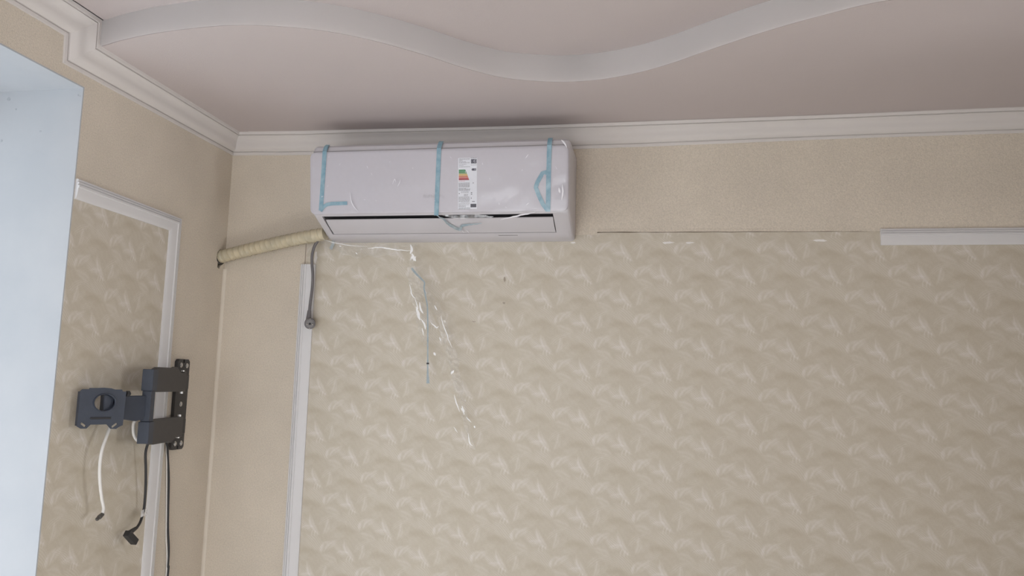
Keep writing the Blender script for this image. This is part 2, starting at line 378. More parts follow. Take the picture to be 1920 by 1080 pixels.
bm = bmesh.new(); box(bm, (-0.4, RY-0.3, ZU), (RX+0.3, -0.02, ZU+0.2)); struct(obj('ceiling', bm, M['ceiling']), 'pinkish upper ceiling level beyond the wavy white step')
bm = bmesh.new(); rows = [[], []]
nrm = []
for i, p in enumerate(cv):
    t = (cv[min(i+1, len(cv)-1)]-cv[max(i-1, 0)]).normalized(); nrm.append(Vector((t.y, -t.x, 0)))
for p, n in zip(cv, nrm):
    zl = zlow(p.x, p.y)
    rows[0].append(Vector((p.x, p.y, zl-0.0005))+n*0.004); rows[1].append(Vector((p.x, p.y, ZU))+n*0.004)
grid(bm, rows); bmesh.ops.solidify(bm, geom=bm.faces[:], thickness=0.003)
o = obj('trim_1', bm, M['fascia'], smooth=True, angle=40); struct(o, 'wavy white vertical band between the two ceiling levels', 'trim')

# ---- cornice, lofted along wall anchors W0 (foot on wall), W1 (wall / ceiling edge), T (lip on the ceiling)
PROF = [(0, 0), (0, .06), (.015, .085), (.13, .10), (.132, .05), (.162, .05), (.165, .17), (.20, .25), (.25, .34), (.31, .41), (.38, .45), (.45, .472), (.52, .488), (.58, .51),
        (.64, .55), (.70, .615), (.75, .69), (.80, .775), (.825, .82), (.83, .77), (.862, .77), (.87, .875), (.885, .885), (.98, .90), (1, .92), (1, 1)]
PJ = 0.0545
def cornice(name, anchors, label):
    bm = bmesh.new(); secs = []
    for W0, W1, T in anchors:
        W0, W1, T = Vector(W0), Vector(W1), Vector(T)
        secs.append([W0+(W1-W0)*u+(T-W1)*p for u, p in PROF])
    loft(bm, secs)
    o = obj(name, bm, M['cornice'], smooth=True, angle=28); struct(o, label, 'cornice'); return o
anc = []
for k in range(67):
    x = RX*k/66; zb, zt = 2.431+lerp_table(DZB, x), ZL+lerp_table(DZT, x)
    if k == 0: anc.append(((0, 0, zb), (0, 0, zt), (PJ, -PJ, zt)))
    else: anc.append(((x, 0, zb), (x, 0, zt), (x, -PJ, zt)))
cornice('trim_2', anc, 'white moulded cornice running along the top of the back wall')
YS = cp[0].y - 0.004
cornice('trim_3', [((0, 0, 2.431), (0, 0, ZL), (PJ, -PJ, ZL)), ((0, -0.868, 2.4275), (0, YS, ZL), (PJ, YS, ZL))], 'white cornice on the left wall below the lower ceiling')
cornice('trim_4', [((0, -0.868, 2.4275), (0, YS, ZL), (PJ, YS, ZL)), ((0, -0.872, 2.503), (0, YS, ZU), (PJ, YS, ZU))], 'short vertical cornice piece at the ceiling step on left wall')
cornice('trim_5', [((0, -0.872, 2.503), (0, YS, ZU), (PJ, YS, ZU)), ((0, RY, 2.503), (0, RY, ZU), (PJ, RY, ZU))], 'white cornice on the left wall below the upper ceiling')

# ---- flat ribbed picture-frame mouldings
MP = [(0, 0), (0, .55), (.06, .7), (.10, .7), (.115, .5), (.15, .5), (.165, .85), (.24, .9), (.255, .65), (.30, .65), (.32, 1), (.42, 1), (.45, .82), (.62, .76), (.80, .66), (.93, .5), (1, .35), (1, 0)]
MH = 0.013
def moulding(name, rails, nrmv, label):
    """rails: list of (outer, inner) points"""
    bm = bmesh.new()
    V = loft(bm, [[Vector(o_)+(Vector(i_)-Vector(o_))*u+Vector(nrmv)*h*MH for u, h in MP] for o_, i_ in rails])
    bm.faces.new(V[0][::-1]); bm.faces.new(V[-1])
    o = obj(name, bm, M['mould'], smooth=True, angle=20); struct(o, label, 'moulding'); return o
moulding('trim_6', [((0, YJ+0.002, 2.133), (0, YJ+0.002, 2.0765)), ((0, -0.293, 2.1245), (0, -0.350, 2.0745)), ((0, -0.290, 0.25), (0, -0.347, 0.25))], (1, 0, 0), 'white ribbed moulding with mitred corner on the left wall')
moulding('trim_7', [((0.3045, 0, 2.016), (0.3605, 0, 2.016)), ((0.3065, 0, 0.25), (0.3625, 0, 0.25))], (0, -1, 0), 'white ribbed vertical moulding on the back wall below the air conditioner')
moulding('trim_8', [((2.270, 0, 2.128), (2.270, 0, 2.0755)), ((3.05, 0, 2.128), (3.05, 0, 2.0755))], (0, -1, 0), 'white ribbed horizontal moulding at the right of the back wall')

# ---- wallpaper sheets
bm = bmesh.new(); box(bm, (0.322, -0.0007, 0.1), (RX, 0, 2.132)); o = obj('wallpaper_panel', bm, M['leaf_back'], wall_back); o['label'] = 'cream leaf patterned wallpaper'
bm = bmesh.new(); box(bm, (0, YJ, 0.1), (0.0007, -0.32, 2.10)); o = obj('wallpaper_panel', bm, M['leaf_left'], wall_left); o['label'] = 'cream leaf patterned wallpaper'
# beige border paper: lower edge torn and lifting a little where the moulding is missing
bm = bmesh.new()
xs = [0.9, 1.2, 1.296, 1.3715, 1.372] + [1.372+0.018*k for k in range(1, 50)] + [2.28, 3.0, RX]
edge = []
for x in xs:
    if x <= 1.3715: z, lift = 2.1168, 0.0014
    else:
        z = 2.1262-(x-1.372)*0.0062+0.0012*noise.noise(Vector((x*14, 3, 1))); lift = 0.0016 + max(0, 0.0028*(0.6+noise.noise(Vector((x*6, 0, 2)))))*(1 if x < 1.9 else 0.4)
    edge.append((x, z, lift))
rows = [[Vector((x, -l, z)) for x, z, l in edge], [Vector((x, -0.0014, z+0.012)) for x, z, l in edge], [Vector((x, -0.0012, 2.45)) for x, z, l in edge]]
grid(bm, rows)
r = bmesh.ops.extrude_face_region(bm, geom=bm.faces[:])
for v in r['geom']:
    if isinstance(v, bmesh.types.BMVert): v.co.y += 0.0007
o = obj('wallpaper_border', bm, M['plain'], wall_back); o['label'] = 'plain beige border paper with torn lower edge'
bm = bmesh.new(); rows = [[], []]                          # shade line painted under the torn edge
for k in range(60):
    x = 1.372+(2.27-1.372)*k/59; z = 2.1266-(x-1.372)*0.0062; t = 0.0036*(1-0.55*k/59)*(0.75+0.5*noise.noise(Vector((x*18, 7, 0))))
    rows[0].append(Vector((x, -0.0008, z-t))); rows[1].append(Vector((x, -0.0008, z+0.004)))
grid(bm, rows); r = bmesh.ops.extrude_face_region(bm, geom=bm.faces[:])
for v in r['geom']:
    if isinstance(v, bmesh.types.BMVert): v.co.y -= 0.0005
o = obj('paper_gap', bm, M['gap'], wall_back); o['label'] = 'painted shade line under the torn border paper'
bm = bmesh.new(); fil = [(0, -0.009), (0.0012, -0.0045), (0.0026, -0.0026), (0.0045, -0.0012), (0.009, 0)]   # paper rounded over the corner
loft(bm, [[Vector((x, y, z)) for x, y in fil] for z in (0.0, 0.7, 1.4, 2.0)]); o = obj('corner_fold', bm, M['fold'], wall_back, smooth=True); o['label'] = 'lighter fold of wallpaper in the corner'
# thin seam slip beside the missing upper end of the vertical moulding
def blob(name, px, py, w_, h_, mt, parent, dep, n=12, thick=0.0006):
    p = at(px, py, 1, -dep); bm = bmesh.new()
    vs_ = [bm.verts.new((p.x+w_*math.cos(t)*random.uniform(.6, 1.1), p.y, p.z+h_*math.sin(t)*random.uniform(.5, 1.2))) for t in [2*math.pi*k/n for k in range(n)]]
    f = bm.faces.new(vs_); r = bmesh.ops.extrude_face_region(bm, geom=[f])
    for v in r['geom']:
        if isinstance(v, bmesh.types.BMVert): v.co.y -= thick
    return obj(name, bm, mt, parent)
for px, py, w_, h_ in ((1251, 455, 0.024, 0.005), (1293, 455, 0.016, 0.0035), (1536, 451, 0.026, 0.0035), (1075, 455, 0.010, 0.003), (592, 483, 0.007, 0.022)):
    blob('glue_smear', px, py, w_, h_, M['glue'], wall_back, 0.001)
for px, py, w_, h_ in ((946, 524, 0.004, 0.009), (945, 568, 0.005, 0.004), (888, 603, 0.008, 0.0018)):
    blob('scuff_mark', px, py, w_, h_, M['scuff'], wall_back, 0.001)
bm = bmesh.new(); box(bm, (0.316, -0.0016, 2.016), (0.3185, 0, 2.112)); o = obj('wallpaper_seam', bm, M['scuff'], wall_back)

# ------------------------------------------------------------------ air conditioner
AX0, AX1 = 0.420, 1.2975
ac = thing('air_conditioner', 'white wall-mounted split air conditioner under the cornice, wrapped in clear film', 'air conditioner', (0.86, 0, 2.09))
prof = [(0.0, 2.0945), (0.045, 2.0975), (0.07, 2.1065), (0.10, 2.1205), (0.165, 2.149), (0.182, 2.1575), (0.190, 2.168), (0.207, 2.30), (0.2125, 2.355), (0.2125, 2.372), (0.208, 2.384), (0.199, 2.3915), (0.180, 2.395), (0.0, 2.395)]
bm = bmesh.new()
def sec(x, inset):
    cy, cz = 0.10, 2.245; out = []
    for d, z in prof:
        dd = d if d == 0 else max(0, d-inset); zz = z+(inset if z < cz else -inset)*min(1, abs(z-cz)/0.12)
        out.append(Vector((x, -dd, zz)))
    return out
secs = [sec(AX0+0.014*(1-math.sin(t)), 0.014*(1-math.cos(t))) for t in (math.pi/2, math.pi/3, math.pi/6, 0)][::1]
secs = [sec(AX0+e, i_) for e, i_ in ((0, .014), (.002, .007), (.006, .003), (.014, 0))] + [sec(AX1-e, i_) for e, i_ in ((.014, 0), (.006, .003), (.002, .007), (0, .014))]
V = loft(bm, secs, closed=True); bm.faces.new(V[0][::-1]); bm.faces.new(V[-1])
body = obj('body', bm, M['ac'])
P1, P2 = Vector((0, -0.078, 2.1102)), Vector((0, -0.174, 2.1533))       # outlet slot runs along the sloping underside
tv = (P2-P1).normalized(); ln = (P2-P1).length; nv = Vector((0, tv.z, -tv.y)); nv = nv if nv.z < 0 else -nv
LX0, LX1 = 0.4525, 1.2425
ctr = bmesh.new(); frame_box(ctr, Vector((0, P1.y, P1.z)), Vector((1, 0, 0)), tv, nv, (LX0, 0, -0.035), (LX1, ln, 0.03)); cut(body, [ctr])
body.parent = ac; body.matrix_parent_inverse = Matrix.Translation(ac.location).inverted()
body.data.polygons.foreach_set('use_smooth', [True]*len(body.data.polygons)); body.data.set_sharp_from_angle(angle=math.radians(25))
bm = bmesh.new(); frame_box(bm, Vector((0, P1.y, P1.z)), Vector((1, 0, 0)), tv, nv, (LX0+0.001, 0.001, -0.034), (LX1-0.001, ln-0.001, -0.007)); o = obj('air_outlet', bm, M['dark'], ac); o['label'] = 'dark air outlet slot'
bm = bmesh.new(); rows = []
for k in range(9):
    t = k/8; s = 0.006+t*(ln-0.0235); bul = 0.002*math.sin(math.pi*t)
    rows.append([P1+tv*s+nv*(bul-0.001)+Vector((x, 0, 0)) for x in (LX0+0.0015+max(0, .006-0.02*t*0), LX1-0.002)])
grid(bm, rows); bmesh.ops.recalc_face_normals(bm, faces=bm.faces); bmesh.ops.solidify(bm, geom=bm.faces[:], thickness=0.003)
o = obj('louver', bm, M['ac'], ac, smooth=True, angle=30); o['label'] = 'closed white louver flap'
# small moulded marks along the lower lip
for px0, px1, py, d in ((637, 645, 437.3, 0.071), (941, 948, 436.3, 0.071), (935, 971, 440.6, 0.064)):
    a_, b_ = at(px0, py, 1, -d), at(px1, py-0.4, 1, -d); bm = bmesh.new()
    frame_box(bm, a_+Vector((0, -0.0005, -0.0012)), Vector((1, 0, 0)), tv, nv, (0, 0, -0.001), ((b_-a_).length, 0.0018, 0.0012)); obj('clip_mark', bm, M['sleeve'], ac)
# front panel: leaning, slightly bulging, rounded corners
PB, PT = Vector((0, -0.1915, 2.157)), Vector((0, -0.2205, 2.366))
up = (PT-PB).normalized(); pn = Vector((0, -up.z, up.y)); pn = pn if pn.y < 0 else -pn; ph = (PT-PB).length
FX0, FX1 = 0.4155, 1.2945
def rrect(w_, h_, r_, n=6):
    pts = []
    for cx, cy, a0 in ((w_-r_, r_, -90), (w_-r_, h_-r_, 0), (r_, h_-r_, 90), (r_, r_, 180)):
        for k in range(n+1): a_ = math.radians(a0+90*k/n); pts.append((cx+r_*math.cos(a_), cy+r_*math.sin(a_)))
    return pts
bm = bmesh.new(); rim = []
for inset, dep in ((0.004, -0.012), (0.0, -0.006), (0.001, -0.002), (0.004, 0.0), (0.010, 0.001)):
    pts = rrect(FX1-FX0-2*inset, ph-2*inset, 0.020-inset*0.5)
    rim.append([PB+Vector((FX0+inset+x, 0, 0))+up*(y+inset)+pn*dep for x, y in pts])
V = loft(bm, rim, closed=True); bm.faces.new(V[0][::-1]); bm.faces.new(V[-1])
obj('front_panel', bm, M['acpanel'], ac, smooth=True, angle=35)
bm = bmesh.new(); box(bm, (FX0+0.012, -0.2172, 2.3662), (FX1-0.012, -0.2100, 2.3690)); o = obj('panel_seam', bm, M['seam'], ac); o['label'] = 'grey joint along the top of the front panel'
def onpanel(px, py, off=0.0): return atp(px, py, PB+pn*(0.001+off), pn)
# tape strips stuck on the panel
def tape(name, pxs, width, off=0.0012, parent=ac, lab=None, top=None, n=pn):
    pts = [onpanel(x, y, off) for x, y in pxs]
    if top is not None: pts = [Vector((pts[0].x+top, -0.2, 2.3965)), Vector((pts[0].x+top*0.7, -0.2110, 2.3885)), Vector((pts[0].x+top*0.5, -0.2195, 2.3755)), Vector((pts[0].x+top*0.4, -0.2235, 2.366))] + pts
    dense = []
    for a_, b_ in zip(pts, pts[1:]):
        for k in range(4): dense.append(a_.lerp(b_, k/4)+pn*(0.0007*noise.noise(a_.lerp(b_, k/4)*45)))
    dense.append(pts[-1])
    bm = bmesh.new(); ribbon(bm, dense, None, width, 0.0004, n)
    o = obj(name, bm, M['tape'], parent)
    if lab: o['label'] = lab
    return o
tape('tape_strip', [(608.5, 290), (601.5, 395)], 0.0150, lab='pale blue tape strip on the left of the panel', top=0.002)
tape('tape_strip', [(601, 396), (606, 388), (613, 383.5), (622, 382), (651, 381)], 0.0120, off=0.002, lab='short folded end of pale blue tape')
tape('tape_strip', [(823, 285), (818, 404)], 0.0150, lab='pale blue tape strip beside the energy label', top=0.002)
tape('tape_strip', [(1030, 280), (1028.5, 330), (1027.5, 397)], 0.0150, lab='pale blue tape strip on the right of the panel', top=0.001)
tape('tape_strip', [(1027, 395), (1018, 383), (1011, 368), (1004.5, 351), (1008, 341), (1017, 325), (1028, 322)], 0.0135, off=0.002, lab='loose angular loop of pale blue tape')
bm = bmesh.new(); pts = [at(623, 442, 1, -0.055), at(625, 449, 1, -0.035), at(624.5, 457, 1, -0.02), at(620, 467, 1, -0.012)]
ribbon(bm, catmull(pts, 4), None, 0.011, 0.0004, Vector((0, -0.9, -0.3)).normalized()); o = obj('tape_strip', bm, M['tape_pale'], ac); o['label'] = 'end of blue tape hanging under the unit'
# faint maker's mark, half hidden by the tape
lx = 793.5
for k, (wd, hh) in enumerate(((4, 6), (4.2, 6), (4, 6), (4.6, 6), (4, 6), (3.6, 6), (4.2, 6), (4, 6))):
    a_ = onpanel(lx, 365.0, 0.0002); b_ = onpanel(lx+wd, 371, 0.0002); bm = bmesh.new()
    def bar(u0, v0, u1, v1): frame_box(bm, a_, Vector((1, 0, 0)), -up, pn, (u0*(b_.x-a_.x), v0*0.0105, 0), (u1*(b_.x-a_.x), v1*0.0105, 0.0003))
    bar(0, 0, .3, 1); 
    if k % 2 == 0: bar(.3, 0, 1, .28)
    if k % 3 != 1: bar(.3, .4, .9, .62)
    if k % 2 or k == 0: bar(.7, .3, 1, 1)
    obj('logo_letter', bm, M['logo'], ac); lx += wd+0.9
# energy label
lab0 = onpanel(859, 296.3, 0.0003); lw, lh = 0.0632, 0.1665
bm = bmesh.new(); frame_box(bm, lab0, Vector((1, 0, 0)), -up, pn, (0, 0, 0), (lw, lh, 0.0003)); label = obj('energy_label', bm, M['label'], ac); label['label'] = 'tall energy rating label with coloured arrows'
label_rel = lab0 + pn*0.0003
def lz(zx, zy, which):                         # reading positions on the label, in label metres
    px = 850+zx/19.64; py = (290 if which == 0 else 338)+zy/19.64
    return ((px-859)/35*lw, (py-296.3)/92.7*lh)
def lpoly(bm, pts, which):
    vs_ = []
    for x, y in pts:
        u, v = lz(x, y, which); vs_.append(bm.verts.new(label_rel+Vector((u, 0, 0))-up*v))
    f = bm.faces.new(vs_); r = bmesh.ops.extrude_face_region(bm, geom=[f])
    for q in r['geom']:
        if isinstance(q, bmesh.types.BMVert): q.co += pn*0.0002
def lrect(name, mt, rects, which):
    bm = bmesh.new()
    for x0, y0, x1, y1 in rects: lpoly(bm, [(x0, y0), (x1, y0), (x1, y1), (x0, y1)], which)
    return obj(name, bm, M[mt], label)
names = [('green', 540, 598, 455), ('green', 602, 650, 480), ('lime', 654, 690, 500), ('yellow', 698, 748, 520), ('orange', 755, 812, 540), ('red', 820, 866, 560), ('crimson', 870, 915, 578)]
for mt, y0, y1, x1 in names:
    bm = bmesh.new(); lpoly(bm, [(203, y0), (x1-20, y0), (x1, (y0+y1)/2), (x1+4, y1), (203, y1)], 0); obj('rating_arrow', bm, M[mt], label)
lrect('label_block', 'ink', [(648, 178, 848, 332)], 0); lrect('label_block', 'ink', [(632, 822, 842, 945)], 1)
bm = bmesh.new(); lpoly(bm, [(662, 548), (690, 505), (832, 505), (832, 585), (690, 585)], 0); obj('rating_pointer', bm, M['ink'], label)
def words(rows_, which, mt, name='label_print'):
    bm = bmesh.new()
    for x0, x1, y, h_ in rows_:
        x = x0
        while x < x1:
            e_ = min(x1, x+random.uniform(30, 95)); lpoly(bm, [(x, y), (e_, y), (e_, y+h_), (x, y+h_)], which); x = e_+random.uniform(9, 16)
    o = obj(name, bm, M[mt], label); o['kind'] = 'stuff'; return o
words([(215, 610, 158, 20), (215, 345, 195, 12), (215, 340, 222, 12), (215, 455, 255, 16), (215, 600, 292, 18), (215, 490, 350, 14), (215, 370, 388, 12), (215, 610, 435, 18), (640, 850, 125, 20), (645, 850, 376, 16)], 0, 'ink_grey')
words([(205, 430, 945, 14)], 0, 'pink')
words([(200, 600, 66+i*21.5, 11) for i in range(8)] + [(200, 470, 262, 16), (200, 620, 286, 20), (200, 600, 318, 12), (200, 600, 340, 14), (290, 560, 385, 12), (290, 560, 412, 12), (390, 540, 478, 14), (390, 530, 504, 14), (390, 530, 528, 12)]
      + [(200, 600, 560+i*22, 11) for i in range(9)] + [(280, 610, 770, 10), (200, 610, 806, 14), (200, 600, 848, 12), (200, 470, 880, 14), (200, 470, 908, 14), (200, 610, 945, 12), (200, 610, 972, 14), (200, 610, 996, 16)], 1, 'ink_grey')
for q_ in ([(645, 412, 692, 436), (645, 468, 692, 492), (648, 596, 668, 640), (690, 726, 735, 748), (742, 726, 785, 748), (205, 436, 235, 466), (715, 65, 740, 95)]): lrect('label_mark', 'ink', [q_], 1)
def text(name, body_, size, pos, mt, parent):
    cu = bpy.data.curves.new(name, 'FONT'); cu.body = body_; cu.size = size; cu.align_x = 'CENTER'; cu.align_y = 'CENTER'; cu.extrude = 0.0001
    t_ = bpy.data.objects.new(name, cu); C.objects.link(t_); dg = bpy.context.evaluated_depsgraph_get(); dg.update()
    me = bpy.data.meshes.new_from_object(t_.evaluated_get(dg)); bpy.data.objects.remove(t_, do_unlink=True)
    me.name = name; me.materials.clear(); me.materials.append(M[mt])
    m_ = Matrix((( 1, up.x, pn.x, pos.x), (0, up.y, pn.y, pos.y), (0, up.z, pn.z, pos.z), (0, 0, 0, 1))); me.transform(m_)
    o = bpy.data.objects.new(name, me); C.objects.link(o); o.parent = parent
    return o
def lpos(zx, zy, which, off=0.0003): u, v = lz(zx, zy, which); return label_rel+Vector((u, 0, 0))-up*v+pn*off
text('label_letter', 'C', 0.0115, lpos(785, 252, 0), 'label', label)
text('label_letter', 'A', 0.0060, lpos(790, 545, 0), 'label', label)

# ------------------------------------------------------------------ clear protective film
film = thing('plastic_film', 'torn clear plastic film wrapped over the air conditioner and hanging below it', 'plastic film', (0.85, -0.2, 2.09))
bm = bmesh.new(); rows = []
for j in range(30):
    t = j/29; row = []
    for i in range(90):
        x = FX0+0.006+(FX1-FX0-0.012)*i/89
        nzv = noise.noise(Vector((x*16, t*5, 0.3)))*0.0022+noise.noise(Vector((x*60, t*18, 4.3)))*0.0008
        s = -0.004+t*(ph+0.010)
        row.append(PB+Vector((x, 0, 0))+up*s+pn*(0.0052+nzv+0.002*math.sin(6*x+3*t)))
    rows.append(row)
grid(bm, rows); obj('film_front', bm, M['film'], film, smooth=True)
def crease(pxs, width, fn, name='crease', mt='crease', amp=0.0):
    pts = catmull([fn(x, y) for x, y in pxs], 5)
    if amp: pts = [p+Vector((noise.noise(p*90)*amp, noise.noise(p*70+Vector((5, 5, 5)))*amp, noise.noise(p*80+Vector((9, 0, 0)))*amp)) for p in pts]
    bm = bmesh.new(); ribbon(bm, pts, None, lambda t: width*(0.25+math.sin(math.pi*min(1, max(0, t)))), 0.0003, pn)
    return obj(name, bm, M[mt], film, smooth=False)
fp = lambda x, y: onpanel(x, y, 0.0075)
crease([(656, 360), (659, 378), (664, 388), (672, 397)], 0.0026, fp)
crease([(1004, 398), (985, 402), (962, 407), (938, 412)], 0.004, fp, amp=0.002)
crease([(1054, 345), (1055.5, 360), (1053, 376)], 0.004, fp, amp=0.001)
crease([(1052, 262), (1058, 268), (1063, 277)], 0.004, fp, amp=0.001)
crease([(985, 297), (991, 289)], 0.002, fp); crease([(986, 385), (992, 380)], 0.002, fp); crease([(736, 345), (740, 336), (742, 342)], 0.002, fp)
crease([(745, 350), (749, 343), (751, 336)], 0.0018, fp); crease([(1048, 352), (1050, 362)], 0.005, fp)
for k in range(26):
    x, y = random.uniform(600, 1050), random.uniform(290, 395); crease([(x, y), (x+random.uniform(-4, 5), y+random.uniform(-7, 2))], random.uniform(0.0006, 0.0014), fp)
# crumpled end of tape and film across the louver
lf = lambda x, y: atp(x, y, P1+nv*0.009, nv)
crease([(818, 404), (832, 412), (842, 421), (852, 426), (862, 430), (868, 423), (880, 421), (903, 418)], 0.0085, lf, 'film_tape', 'tape_pale', amp=0.003)
crease([(838, 416), (841, 423)], 0.003, lf); crease([(866, 432), (870, 437)], 0.002, lf); crease([(874, 431), (880, 437)], 0.002, lf)
crease([(830, 403), (858, 407), (890, 405), (925, 406)], 0.010, lf, 'film_fold', 'film_loose', amp=0.003)
# loose film skirt under the left half of the unit
bm = bmesh.new(); rows = []
for j in range(14):
    t = j/13; row = []
    for i in range(48):
        u = i/47; px = 600+u*182; py0 = 448+8*min(1, u*3); drop = 7+24*math.sin(math.pi*min(1, u*1.05))**0.5*(0.8+0.4*noise.noise(Vector((u*9, 0, 0))))
        p = at(px, py0+t*drop, 1, -(0.075-0.045*t)); n_ = noise.noise(p*45)*0.010+noise.noise(p*130)*0.004
        row.append(p+Vector((0, -abs(n_), n_*0.4)))
    rows.append(row)
grid(bm, rows); obj('film_skirt', bm, M['film_loose'], film)
sk = lambda x, y: at(x, y, 1, -0.06)
for pts_, w_ in (([(608, 450), (640, 458), (690, 463)], .002), ([(690, 466), (715, 464), (740, 468), (770, 470)], .003), ([(666, 474), (670, 477)], .003), ([(636, 461), (640, 462)], .003),
                 ([(770, 458), (772, 468), (769, 477)], .007), ([(772, 476), (776, 484), (780, 490)], .009), ([(774, 476), (770, 488)], .004), ([(776, 478), (771, 486)], .003), ([(780, 480), (775, 490)], .003)):
    crease(pts_, w_, sk, amp=0.002, mt='glint')  # highlights painted as near-white strips on the skirt
# long dangling tail, left (short, crumpled) and right (long, thin) branches
def tail(pxs, wid, seed, mt='film_loose', y0=-0.05, name='film_tail'):
    path = catmull([at(x, y, 1, y0) for x, y in pxs], 9); bm = bmesh.new(); rows = []
    for i, p in enumerate(path):
        t = i/(len(path)-1); row = []
        wd = wid*(0.35+0.65*math.sin(math.pi*min(0.98, max(0.04, t)))**0.6)
        for k in range(9):
            q = p+Vector(((k/8-0.5)*wd, 0, 0)); n_ = Vector((noise.noise(q*70+Vector((seed, 0, 0))), noise.noise(q*85+Vector((0, seed, 0))), noise.noise(q*60+Vector((0, 0, seed)))))
            row.append(q+Vector((n_.x*0.007, n_.y*0.014, n_.z*0.007)))
        rows.append(row)
    grid(bm, rows); return obj(name, bm, M[mt], film)
tail([(771, 486), (774, 515), (780, 545), (787, 580), (793, 625), (800, 650)], 0.040, 1.0)
tail([(776, 500), (795, 540), (815, 570), (833, 615), (846, 660), (856, 710), (868, 765), (885, 842)], 0.034, 5.0)
tail([(800, 560), (812, 600), (822, 650), (840, 700), (850, 745)], 0.05, 9.0, 'film')
tl = lambda x, y: at(x, y, 1, -0.062)
for pts_, w_ in (([(768, 533), (772, 552), (780, 560)], .003), ([(780, 575), (784, 590), (788, 601)], .008), ([(786, 566), (789, 580), (793, 588)], .005), ([(790, 598), (796, 608), (798, 618)], .005),
                 ([(778, 560), (783, 575), (781, 590)], .003), ([(792, 615), (795, 629)], .003), ([(815, 572), (820, 582)], .003), ([(826, 592), (832, 612), (840, 632), (847, 652)], .0026), ([(806, 602), (818, 614), (822, 612)], .003),
                 ([(814, 661), (817, 666)], .006), ([(846, 702), (850, 694)], .006), ([(824, 632), (827, 640)], .003), ([(864, 766), (871, 771)], .007), ([(874, 782), (884, 792)], .003), ([(852, 740), (856, 756), (862, 772)], .003),
                 ([(878, 812), (880, 830), (886, 836)], .003), ([(889, 798), (890, 803)], .004), ([(794, 538), (800, 552)], .004), ([(866, 760), (870, 778)], .004), ([(850, 800), (858, 812)], .002)):
    crease(pts_, w_, tl, amp=0.0025, mt='glint')  # highlights painted as near-white strips on the tail
# blue tape on the tail
pts = catmull([at(x, y, 1, -0.068) for x, y in ((772, 503), (780, 513), (791, 524), (796, 530), (795, 540), (798, 556), (801, 572), (802, 600), (802, 640), (802, 678), (802, 700), (802.5, 719))], 4)
bm = bmesh.new(); ribbon(bm, pts, None, lambda t: 0.005+0.006*max(0, (t-0.88)/0.12)+0.003*max(0, 0.25-t)*4, 0.0004); o = obj('tape_strip', bm, M['tape_pale'], film); o['label'] = 'narrow twisted strip of blue tape on the hanging film'
bm = bmesh.new(); p = at(802, 681.5, 1, -0.0695); box(bm, (p.x-0.0042, p.y-0.001, p.z-0.0025), (p.x+0.0042, p.y+0.002, p.z+0.0025)); obj('tape_twist', bm, M['black_cable'], film)

# ------------------------------------------------------------------ insulated pipe
pipe = thing('insulated_pipe', 'cream foam-wrapped refrigerant pipe running from the air conditioner into the left wall', 'pipe', (0.2, -0.04, 2.0))
path = catmull([(-0.16, -0.030, 2.018), (-0.06, -0.030, 2.030), (0.0, -0.031, 2.0405), (0.10, -0.036, 2.0620), (0.20, -0.045, 2.0815), (0.30, -0.056, 2.0985), (0.4185, -0.067, 2.1150)], 30)
bm = bmesh.new()
def prad(t):
    s = t*0.60; k = (s % 0.021)/0.021
    return 0.0208+0.0030*k+0.0004*noise.noise(Vector((s*40, 0, 0)))
tube(bm, path, prad, 20); obj('insulation', bm, M['foam'], pipe, smooth=True, angle=50)
bm = bmesh.new(); hel = []; npth = len(path)
for k in range(560):
    f_ = 0.28+0.71*k/559; i_ = min(npth-2, int(f_*(npth-1))); c_ = path[i_].lerp(path[i_+1], f_*(npth-1)-i_); t_ = (path[i_+1]-path[i_]).normalized()
    a_ = Vector((0, 1, 0)); a_ = (a_-t_*a_.dot(t_)).normalized(); b_ = t_.cross(a_); th = 2*math.pi*k/28
    hel.append(c_+(a_*math.cos(th)+b_*math.sin(th))*0.0234)
tube(bm, hel, 0.0008, 5); o = obj('wrap_seam', bm, M['wrap'], pipe, smooth=True); o['label'] = 'spiral edge of the wrapping tape'
bm = bmesh.new(); tube(bm, catmull([(-0.14, -0.030, 2.0205), (-0.06, -0.030, 2.030), (-0.002, -0.031, 2.040)], 6), 0.0262, 20); o = obj('wall_sleeve', bm, M['sleeve'], pipe, smooth=True, angle=40); o['label'] = 'dark foam in the wall hole'

# ------------------------------------------------------------------ power cord with plug
cord = thing('power_cord', 'grey power cord with round plug hanging from the air conditioner', 'power cord', (0.36, -0.03, 1.8))
path = catmull([at(606, 441, 1, -0.075), at(599, 448, 1, -0.062), at(590.5, 460, 1, -0.05), at(585.5, 477, 1, -0.04), at(585, 495, 1, -0.034), at(586.5, 515, 1, -0.030), at(585.5, 540, 1, -0.028), at(582, 566, 1, -0.028), at(580, 584, 1, -0.028)], 6)
bm = bmesh.new(); tube(bm, path, 0.0052, 10); obj('cable', bm, M['grey_cable'], cord, smooth=True, angle=60)
s0, s1 = at(580, 582, 1, -0.028), at(578.5, 600, 1, -0.028)
bm = bmesh.new(); tube(bm, [s0.lerp(s1, k/6) for k in range(7)], lambda t: 0.0062+0.0035*t, 12); obj('strain_relief', bm, M['grey_cable'], cord, smooth=True, angle=60)
pc = at(581, 606, 1, -0.030); axd = Vector((0.42, -0.88, -0.20)).normalized()
bm = bmesh.new(); tube(bm, [pc-axd*0.014, pc-axd*0.011, pc+axd*0.0, pc+axd*0.014, pc+axd*0.016], lambda t: (0.013, 0.0175, 0.0192, 0.0192, 0.0178)[round(t*4)], 24); plug = obj('plug', bm, M['grey_cable'], cord, smooth=True, angle=45)
bm = bmesh.new(); tube(bm, [pc+axd*0.0162, pc+axd*0.0166], 0.0135, 24); obj('plug_face', bm, M['plug_face'], plug)
